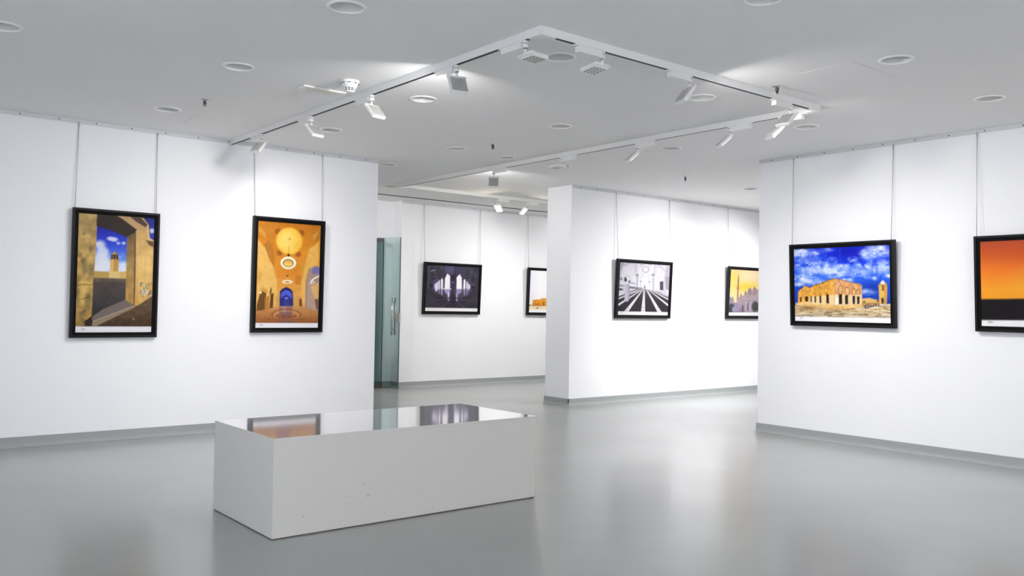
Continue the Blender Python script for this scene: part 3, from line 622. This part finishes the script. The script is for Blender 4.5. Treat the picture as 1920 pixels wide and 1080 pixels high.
    A.line([(165, 744), (300, 740), (420, 750)], 4, (250, 232, 190), 0.8)
    A.poly([(824, 702), (900, 694), (960, 712), (1000, 716), (1004, 764), (826, 764)], (222, 180, 112)); A.poly([(826, 745), (1000, 740), (1004, 775), (826, 780)], (150, 110, 64), 0.7, 5); A.ell(848, 734, 10, 7, (60, 38, 24)); A.ell(985, 726, 12, 8, (70, 44, 28), 0.9)
    for k in range(12): A.ell(850 + k * 13, 768 + (k % 3) * 5, 9, 6, (80, 56, 34) if k % 2 else (236, 206, 150), 0.8, 2)
    A.poly([(990, 566), (1004, 548), (1070, 546), (1078, 590), (1072, 756), (1000, 756)], (226, 178, 90)); A.poly([(1046, 548), (1070, 546), (1078, 590), (1072, 756), (1050, 756)], (204, 152, 70)); A.ell(1034, 542, 22, 20, (236, 224, 206)); A.line([(1034, 515), (1034, 530)], 5, (240, 230, 215)); A.line([(992, 566), (1078, 562)], 6, (170, 118, 56), 0.8)
    A.poly([(1028, 576), (1034, 566), (1042, 576), (1042, 622), (1029, 622)], (70, 44, 28)); A.poly([(1018, 700), (1030, 694), (1042, 702), (1042, 750), (1022, 750)], (60, 40, 30)); A.mottle(A.mpoly([(990, 546), (1078, 546), (1072, 756), (1000, 756)]), 0.12, 20, 9)
    A.poly([(1076, 760), (1112, 752), (1112, 775), (1000, 775), (1004, 756)], (236, 214, 178))
    g = A.mpoly([(150, 770), (300, 782), (545, 822), (845, 790), (1120, 772), (1120, 905), (150, 885)]); A.vgrad([(770, (214, 180, 122)), (820, (206, 178, 130)), (890, (196, 182, 156))], g)
    n = fbm(A.X * 0.35, A.Y * 1.8, 16, 7, 4); A.put(np.clip((n - 0.52) / 0.12, 0, 1) * g, (112, 84, 54), 0.65); n = fbm(A.X * 0.3, A.Y * 2, 22, 17, 4); A.put(np.clip((n - 0.54) / 0.1, 0, 1) * g, (240, 226, 200), 0.7)
    A.ell(300, 800, 70, 16, (126, 82, 40), 0.6, 12); A.ell(230, 790, 60, 12, (110, 74, 40), 0.4, 10); A.line([(190, 870), (480, 858), (700, 862)], 7, (140, 120, 90), 0.5, 4)
    A.poly([(100, 882), (1200, 901), (1200, 1000), (100, 1000)], (247, 245, 250)); A.sign(204, 900, 1.1)
    return A

def art_dusk():
    A = Art(((178, 160), (1350, 105), (1350, 985), (190, 942)), 150, 110)
    A.vgrad([(150, (176, 74, 44)), (260, (206, 88, 40)), (400, (242, 122, 42)), (500, (250, 144, 44)), (600, (252, 164, 46)), (700, (248, 164, 42))]); A.ell(480, 200, 180, 60, (222, 92, 44), 0.4, 60); A.ell(760, 560, 240, 130, (255, 190, 60), 0.5, 100)
    A.poly([(592, 430), (620, 420), (640, 700), (590, 700)], (60, 34, 26)); A.ell(606, 488, 22, 40, (70, 40, 28))
    A.poly([(100, 697), (1400, 690), (1400, 930), (100, 930)], (29, 25, 30)); A.line([(150, 697), (1400, 692)], 4, (90, 52, 22), 0.6)
    A.poly([(100, 887), (1400, 905), (1400, 1100), (100, 1100)], (250, 250, 250)); A.sign(246, 908, 1.3)
    return A

# ------------------------------------------------------------------ framed photographs
def print_material(name):
    m = bpy.data.materials.new(name); m.use_nodes = True
    nt = m.node_tree; b = nt.nodes['Principled BSDF']
    at = nt.nodes.new('ShaderNodeVertexColor'); at.layer_name = 'ink'
    nt.links.new(at.outputs['Color'], b.inputs['Base Color'])
    b.inputs['Roughness'].default_value = 0.5; b.inputs['Specular IOR Level'].default_value = 0.12
    return m
M['print'] = print_material('photographic_print')

def picture(label, wallpos, width, z0, height, side, lean, art, gain, wires):
    """wallpos: centre along the wall; side 'y' hangs on a wall facing -y at the given depth, 'x' on the right wall"""
    along, depth = wallpos
    loc = (along, depth - 0.004, z0) if side == 'y' else (depth - 0.004, along, z0)
    root = thing('framed_photograph', label, 'framed picture', loc, (math.asin(lean / height), 0, 0 if side == 'y' else -PI / 2), 'framed photographs on the gallery walls')
    w = width / 2; D = 0.042
    prof = [(0.0, 0.0), (0.0, D), (0.0015, D + 0.0015), (0.018, D + 0.0015), (0.020, D), (0.021, 0.033), (0.047, 0.031), (0.047, 0.026), (0.02, 0.0)]
    b = bmesh.new(); rings = []
    for (i, d) in prof:
        rings.append([b.verts.new(p) for p in ((-w + i, -d, i), (w - i, -d, i), (w - i, -d, height - i), (-w + i, -d, height - i))])
    n = len(rings)
    for k in range(n):
        A, B = rings[k], rings[(k + 1) % n]
        for q in range(4):
            f = b.faces.new((A[q], A[(q + 1) % 4], B[(q + 1) % 4], B[q])); f.material_index = 1 if k in (5, 6) else 0
    obj('frame', b, [M['black'], M['blackin']], root)
    # print
    pw, ph = width - 0.094, height - 0.094
    nx, ny = art.nx, art.ny
    xs = np.linspace(-pw / 2, pw / 2, nx); zs = np.linspace(0.047 + ph, 0.047, ny)
    XX, ZZ = np.meshgrid(xs, zs)
    V = np.stack([XX, np.full_like(XX, -0.0275), ZZ], -1).reshape(-1, 3)
    idx = np.arange(nx * ny).reshape(ny, nx)
    F = np.stack([idx[1:, :-1], idx[1:, 1:], idx[:-1, 1:], idx[:-1, :-1]], -1).reshape(-1, 4)
    me = bpy.data.meshes.new('print')
    me.from_pydata(V.tolist(), [], F.tolist())
    ca = me.color_attributes.new('ink', 'FLOAT_COLOR', 'POINT')
    c = np.ones((nx * ny, 4), np.float32); c[:, :3] = art.linear(gain).reshape(-1, 3)
    ca.data.foreach_set('color', c.ravel()); me.materials.append(M['print']); me.update()
    o = bpy.data.objects.new('print', me); COL.objects.link(o); o.parent = root
    b = bmesh.new(); add_box(b, -w + 0.01, w - 0.01, -0.024, -0.004, 0.01, height - 0.01); obj('backing_board', b, M['blackin'], root)
    # hanging wires with hooks
    mw = Matrix.Translation(root.location) @ root.rotation_euler.to_matrix().to_4x4()
    inv = mw.inverted()
    for (top, bot) in wires:
        pt = Vector((top, depth - 0.011, H - 0.030)) if side == 'y' else Vector((depth - 0.011, top, H - 0.030))
        lx = (bot - along) if side == 'y' else (along - bot)
        pb = Vector((lx, -0.010, height - 0.02))
        b = bmesh.new(); lt = inv @ pt
        add_tube(b, pb, lt, 0.0032, 8)
        add_tube(b, lt + Vector((0, -0.003, -0.03)), lt + Vector((0, -0.003, 0.006)), 0.0065, 8)
        add_tube(b, pb + Vector((0, 0, -0.01)), pb + Vector((0, 0, 0.03)), 0.0055, 8)
        obj('hanging_wire', b, M['wire'], root)
    return root

G = 0.80
picture('tall black framed photo of a crumbling doorway with a blue sky and tower', (2.1375, VL), 0.731, 0.917, 1.136, 'y', 0.015, art_doorway(), G, [(1.808, 1.79), (2.475, 2.475)])
picture('tall black framed photo of a golden hall with ring chandelier and blue arch', (3.784, VL), 0.768, 0.954, 1.154, 'y', 0.02, art_hall(), G, [(3.404, 3.42), (4.145, 4.145)])
picture('black framed monochrome photo of glowing arcade windows on the far wall', (7.8825, VF), 1.095, 1.119, 0.803, 'y', 0.033, art_arcade(), 0.86, [(7.341, 7.355), (8.429, 8.41)])
picture('black framed photo of an orange fort under white sky, half behind the pillar', (9.967, VF), 1.095, 1.117, 0.805, 'y', 0.033, art_fort(), 0.88, [(9.433, 9.44), (10.49, 10.49)])
picture('black framed monochrome photo of a striped carpet hall on the centre wall', (8.937, VC), 1.098, 1.122, 0.799, 'y', 0.036, art_prayer_hall(), 0.58, [(8.399, 8.41), (9.478, 9.47)])
picture('black framed photo of pale domes and a minaret at yellow sunset', (11.323, VC), 1.095, 1.128, 0.795, 'y', 0.04, art_sunset_domes(), 0.56, [(10.813, 10.80), (11.84, 11.84)])
picture('black framed photo of a sandy ruin under vivid blue cloudy sky', (4.5025, UR), 1.085, 1.113, 0.810, 'x', 0.04, art_ruin(), 0.92, [(5.05, 5.03), (4.009, 4.0)])
picture('black framed photo of an orange dusk sky cut by the right edge', (2.718, UR), 1.09, 1.111, 0.803, 'x', 0.045, art_dusk(), 0.86, [(3.271, 3.25), (2.19, 2.19)])

# ------------------------------------------------------------------ lighting track
TX1, TX3, TY2, TY4, TH = 3.172, 5.950, 3.697, 9.735, 0.048
track = thing('lighting_track', 'white three sided lighting track with dark slot fixed under the ceiling', 'lighting track', (TX1, TY2, H))
def tr_run(a, b):
    m = bmesh.new(); w = 0.018
    a = Vector((*a, 0)) - Vector((TX1, TY2, 0)); b = Vector((*b, 0)) - Vector((TX1, TY2, 0))
    if abs(b.x - a.x) > abs(b.y - a.y):
        x0, x1, y = min(a.x, b.x), max(a.x, b.x), a.y
        add_box(m, x0, x1, y - w, y - 0.0145, -TH, -0.0005); add_box(m, x0, x1, y + 0.0145, y + w, -TH, -0.0005); add_box(m, x0, x1, y - 0.0145, y + 0.0145, -TH + 0.002, -0.0005, 1)
    else:
        y0, y1, x = min(a.y, b.y), max(a.y, b.y), a.x
        add_box(m, x - w, x - 0.0145, y0, y1, -TH, -0.0005); add_box(m, x + 0.0145, x + w, y0, y1, -TH, -0.0005); add_box(m, x - 0.0145, x + 0.0145, y0, y1, -TH + 0.002, -0.0005, 1)
    obj('track_rail', m, [M['white'], M['slot']], track)
def tr_corner(x, y, sx, sy):
    m = bmesh.new(); x -= TX1; y -= TY2
    add_box(m, min(x - sx * 0.02, x + sx * 0.10), max(x - sx * 0.02, x + sx * 0.10), y - 0.020, y + 0.020, -TH - 0.002, -0.0005)
    ya, yb = sorted((y + sy * 0.0201, y + sy * 0.10))
    add_box(m, x - 0.020, x + 0.020, ya, yb, -TH - 0.002, -0.0005)
    obj('corner_connector', m, M['white'], track)
tr_run((TX1, TY2 + 0.10), (TX1, VL - 0.013)); tr_run((TX1 + 0.10, TY2), (TX3 - 0.10, TY2)); tr_run((TX3, TY2 + 0.10), (TX3, TY4 - 0.10)); tr_run((TX3 + 0.10, TY4), (11.5, TY4))
tr_corner(TX1, TY2, 1, 1); tr_corner(TX3, TY2, -1, 1); tr_corner(TX3, TY4, 1, -1)

# ------------------------------------------------------------------ track lights
def mesh_of(o): return o.data
TL_MESH = {}
def tl_meshes():
    b = bmesh.new(); add_box(b, 0.020, 0.205, -0.021, 0.021, -0.042, -0.006); bevel(b, 0.003)
    add_box(b, 0.010, 0.235, -0.016, 0.016, -0.0065, -0.0003); TL_MESH['driver_box'] = (b, M['white'])
    b = bmesh.new()
    add_lathe(b, [(0.0, -0.0004), (0.017, -0.0004), (0.017, -0.014), (0.014, -0.015), (0.014, -0.019), (0.018, -0.020), (0.018, -0.044), (0.013, -0.046), (0.013, -0.050), (0.0, -0.050)], 20)
    add_lathe(b, [(0.0, -0.050), (0.009, -0.050), (0.009, -0.078), (0.0, -0.078)], 16)
    for f in b.faces:
        z = f.calc_center_median().z
        if (-0.0195 < z < -0.0135) or (-0.0505 < z < -0.0445): f.material_index = 1
    TL_MESH['stem'] = (b, [M['white'], M['chrome']])
    # head: pivot at the origin, panel hangs in x-z, shines along +y
    b = bmesh.new(); add_box(b, -0.060, 0.060, -0.010, 0.014, -0.128, -0.008); bevel(b, 0.004)
    add_box(b, -0.064, 0.064, -0.008, 0.008, -0.010, 0.006)
    add_tube(b, (-0.066, 0, -0.001), (0.066, 0, -0.001), 0.0085, 12)
    TL_MESH['lamp_head'] = (b, M['white'])
    b = bmesh.new(); add_box(b, -0.052, 0.052, -0.0115, -0.0098, -0.120, -0.018, 1)
    for k in range(17):
        x = -0.050 + k * 0.00625; add_box(b, x - 0.0013, x + 0.0013, -0.0165, -0.0115, -0.120, -0.018, 0)
    TL_MESH['heat_sink'] = (b, [M['fin'], M['gap']])
    b = bmesh.new(); add_box(b, -0.052, 0.052, 0.0138, 0.0152, -0.120, -0.016, 0)
    for i in range(4):
        for j in range(4):
            x = -0.039 + i * 0.026; z = -0.107 + j * 0.026
            add_box(b, x - 0.0075, x + 0.0075, 0.0150, 0.0158, z - 0.0075, z + 0.0075, 1)
    TL_MESH['led_lens'] = (b, [M['lens'], M['led']])
tl_meshes()
TL_DATA = {}
for k, (b, mm) in TL_MESH.items():
    bmesh.ops.recalc_face_normals(b, faces=list(b.faces))
    me = bpy.data.meshes.new(k); b.to_mesh(me); b.free()
    for m_ in (mm if isinstance(mm, list) else [mm]): me.materials.append(m_)
    TL_DATA[k] = me

TL_DATA['lit'] = {}
def lit_lens(color):
    if color not in TL_DATA['lit']:
        me = TL_DATA['led_lens'].copy(); m = M['lens'].copy(); m.name = 'lit_lens'
        bs = m.node_tree.nodes['Principled BSDF']
        bs.inputs['Emission Color'].default_value = (*color, 1); bs.inputs['Emission Strength'].default_value = 4.0
        me.materials.clear(); me.materials.append(m); me.materials.append(m)
        TL_DATA['lit'][color] = me
    return TL_DATA['lit'][color]

def track_light(label, x, y, boxdir, az, tilt, power=0.0, color=COOL, spread=122, z=H - TH):
    root = thing('track_light', label, 'track light', (x, y, z), (0, 0, boxdir), 'spot lamps on the lighting track')
    def part(name, parent):
        o = bpy.data.objects.new(name, TL_DATA[name]); COL.objects.link(o); o.parent = parent; return o
    part('driver_box', root); part('stem', root)
    hd = part('lamp_head', root); hd.location = (0, 0, -0.078)
    hd.rotation_euler = (-math.radians(tilt), 0, math.radians(az) - PI / 2 - boxdir)
    part('heat_sink', hd); ln = part('led_lens', hd)
    if power > 0:
        ln.data = lit_lens(color)
        ld = bpy.data.lights.new('lamp_light', 'AREA'); ld.shape = 'SQUARE'; ld.size = 0.1
        ld.energy = power; ld.color = color; ld.spread = math.radians(spread)
        lo = bpy.data.objects.new('lamp_light', ld); COL.objects.link(lo); lo.parent = hd
        lo.location = (0, 0.0175, -0.068); lo.rotation_euler = (PI / 2 - math.radians(7), 0, 0)   # shines along the head's +Y, a little down
    return root
NORTH, EAST, SOUTH, WEST = PI / 2, 0.0, -PI / 2, PI
P1P = 17
track_light('dark backed spot lamp nearest the front corner on the left track run', TX1, 4.522, NORTH, 78, 29, 15, spread=148)
track_light('bright white spot lamp beside the smoke detector on the left track run', TX1, 5.594, NORTH, 102, 42, 13)
track_light('grey spot lamp before the wide downlight on the left track run', TX1, 6.575, NORTH, 104, 44, 9)
track_light('spot lamp hanging closest to the long left wall, before its picture rail', TX1, 7.578, NORTH, 20, 40, 4)
track_light('unlit spot lamp laid flat with led grid left of the corner downlight', TX1, 3.838, NORTH, 180, 88)
track_light('unlit spot lamp laid flat with led grid right of the corner downlight', 3.654, TY2, WEST, -90, 84)
track_light('grey spot lamp tilted in the middle of the front right track run', 4.463, TY2, WEST, -18, 37, 9, spread=160)
track_light('bright white spot lamp hanging inside the right hand track corner', 5.60, TY2, WEST, -4, 45, 4.5, spread=160)
track_light('spot lamp just below the right hand track corner on the rear run', TX3, 4.02, SOUTH, -26, 46, 4)
track_light('edge on spot lamp in the rear track run, second from the right corner', TX3, 4.505, SOUTH, -32, 48, 13)
track_light('edge on spot lamp in the rear track run, beside a small downlight', TX3, 5.547, SOUTH, -27, 48, 9)
track_light('unlit spot lamp laid flat on the rear track run above the pillar', TX3, 6.592, SOUTH, -90, 87)
track_light('dark square backed spot lamp on the rear run above the arcade photo', TX3, 7.717, SOUTH, 50, 20, 10)
track_light('glowing warm spot lamp tilted right on the far track run', 7.57, TY4, EAST, 192, 40, 6, WARM, 178)
track_light('glowing thin spot lamp tilted left on the far track run', 8.105, TY4, EAST, -70, 42, 5, (1.0, 0.93, 0.78), 178)

# ------------------------------------------------------------------ downlights
DL_LABEL = ['recessed downlight cut by the left edge of the picture', 'large near downlight at the top edge left of the track', 'downlight left of the white emergency light',
            'downlight above the left wall beside a sprinkler', 'downlight right of the left track run, beside the dark spot lamp', 'downlight inside the front track corner between two flat lamps',
            'downlight centred inside the track rectangle', 'downlight behind the grey spot lamp of the left run', 'downlight left of the middle sprinkler',
            'small downlight just past the end of the left wall', 'downlight beside the tilted grey lamp of the front run', 'big downlight near the ceiling access panel at right',
            'downlight closest to the right wall', 'downlight just outside the right track corner', 'downlight behind the rear track run between two edge on lamps',
            'downlight half cut by the top edge', 'white rimmed downlight touching the rear track run', 'small dark downlight at the far track corner', 'downlight in the passage beside the right wall end', 'downlight behind the flat unlit lamp of the rear track run']
def downlight(loc, label):
    r = thing('downlight', label, 'downlight', loc, group='recessed ceiling downlights')
    b = bmesh.new(); add_lathe(b, [(0.0875, 0.002), (0.0875, -0.006), (0.091, -0.0095), (0.101, -0.0085), (0.107, -0.0006)], 40); obj('trim_ring', b, M['ring'], r)
    b = bmesh.new(); add_lathe(b, [(0.088, -0.003), (0.084, 0.012), (0.074, 0.045), (0.066, 0.072)], 40); obj('reflector', b, M['can'], r, recalc=False)
    b = bmesh.new(); add_lathe(b, [(0.066, 0.072), (0.045, 0.066), (0.0, 0.064)], 40); obj('lens', b, M['frost'], r, recalc=False)
    return r
d0 = downlight((*DOWNLIGHTS[0], H), DL_LABEL[0])
for (p, lb) in list(zip(DOWNLIGHTS, DL_LABEL))[1:]:
    dup(d0, (*p, H), lb)

# ------------------------------------------------------------------ sprinklers, detector, emergency light, access panels
def sprinkler(loc, label):
    r = thing('fire_sprinkler', label, 'sprinkler', loc, group='fire sprinklers in the ceiling')
    b = bmesh.new(); add_lathe(b, [(0.040, -0.0004), (0.040, -0.003), (0.022, -0.012), (0.014, -0.014), (0.0, -0.014)], 24); obj('escutcheon', b, M['chrome'], r)
    b = bmesh.new(); add_lathe(b, [(0.0, -0.014), (0.013, -0.014), (0.013, -0.030), (0.009, -0.032), (0.0, -0.032)], 16)
    add_tube(b, (0.011, 0, -0.030), (0.008, 0, -0.052), 0.0035, 8); add_tube(b, (-0.011, 0, -0.030), (-0.008, 0, -0.052), 0.0035, 8); add_tube(b, (0, 0, -0.032), (0, 0, -0.052), 0.003, 8); obj('sprinkler_body', b, M['brass'], r)
    b = bmesh.new(); add_lathe(b, [(0.0, -0.052), (0.016, -0.053), (0.016, -0.056), (0.0, -0.057)], 20); obj('deflector', b, M['chrome'], r)
    return r
s0 = sprinkler((2.376, 6.803, H), 'fire sprinkler on the ceiling above the long left wall')
dup(s0, (5.142, 6.694, H), 'fire sprinkler in the middle of the track rectangle')
dup(s0, (8.059, 6.731, H), 'fire sprinkler on the ceiling above the centre wall')
dup(s0, (5.259, 3.578, H), 'fire sprinkler outside the front right track run beside the access panel')

sd = thing('smoke_detector', 'round white smoke detector with dark slots beside the left track run', 'smoke detector', (2.947, 5.512, H))
b = bmesh.new(); add_lathe(b, [(0.068, -0.0004), (0.068, -0.012), (0.064, -0.018), (0.060, -0.019)], 32)
add_lathe(b, [(0.058, -0.019), (0.056, -0.026), (0.044, -0.052), (0.0, -0.052)], 32); obj('base', b, M['white'], sd)
b = bmesh.new(); add_lathe(b, [(0.0, -0.052), (0.036, -0.052), (0.033, -0.070), (0.0, -0.070)], 24); obj('sensor_chamber', b, M['slot'], sd)
b = bmesh.new()
for k in range(10):
    t = 2 * PI * k / 10; add_tube(b, (0.0385 * math.cos(t), 0.0385 * math.sin(t), -0.051), (0.034 * math.cos(t), 0.034 * math.sin(t), -0.072), 0.0035, 6)
add_lathe(b, [(0.0375, -0.059), (0.039, -0.061), (0.0365, -0.063)], 24); add_lathe(b, [(0.036, -0.070), (0.034, -0.076), (0.022, -0.080), (0.0, -0.080)], 24, cap0=True); obj('cage', b, M['white'], sd)
b = bmesh.new()
for k in range(8):
    t = 2 * PI * (k + 0.3) / 8; add_tube(b, (0.063 * math.cos(t - 0.16), 0.063 * math.sin(t - 0.16), -0.0195), (0.063 * math.cos(t + 0.16), 0.063 * math.sin(t + 0.16), -0.0195), 0.003, 6)
obj('vent_slot', b, M['slot'], sd)

em = thing('emergency_light', 'flat white oblong emergency light beside the smoke detector', 'emergency light', (2.918, 5.872, H))
b = bmesh.new(); add_box(b, -0.175, 0.165, -0.055, 0.050, -0.013, -0.0004); bevel(b, 0.003); obj('housing', b, M['white'], em)
b = bmesh.new(); add_box(b, -0.125, 0.130, -0.040, 0.036, -0.0145, -0.0128); obj('diffuser', b, M['cream'], em)
b = bmesh.new(); add_lathe(b, [(0.0, -0.0128), (0.006, -0.0128), (0.005, -0.016), (0.0, -0.016)], 12)
o = obj('indicator', b, M['chrome'], em); o.location = (-0.152, 0.0, 0)

def access_panel(label, x0, x1, y0, y1):
    r = thing('access_panel', label, 'access panel', ((x0 + x1) / 2, (y0 + y1) / 2, H), group='flush ceiling access panels')
    hx_, hy_ = (x1 - x0) / 2, (y1 - y0) / 2
    b = bmesh.new(); add_box(b, -hx_, hx_, -hy_, hy_, -0.0022, -0.0004); obj('panel', b, M['ceiling'], r)
    b = bmesh.new(); g = 0.004
    for (a0, a1, c0, c1) in ((-hx_ - g, hx_ + g, -hy_ - g, -hy_ - 0.0002), (-hx_ - g, hx_ + g, hy_ + 0.0002, hy_ + g), (-hx_ - g, -hx_ - 0.0002, -hy_, hy_), (hx_ + 0.0002, hx_ + g, -hy_, hy_)):
        add_box(b, a0, a1, c0, c1, -0.0012, -0.0004)
    obj('panel_gap', b, M['can'], r)
access_panel('flush square access panel in the ceiling before the right wall', 5.075, 5.595, 2.905, 3.29)
access_panel('faint square access panel in the ceiling above the long left wall', 2.536, 2.97, 7.41, 7.78)
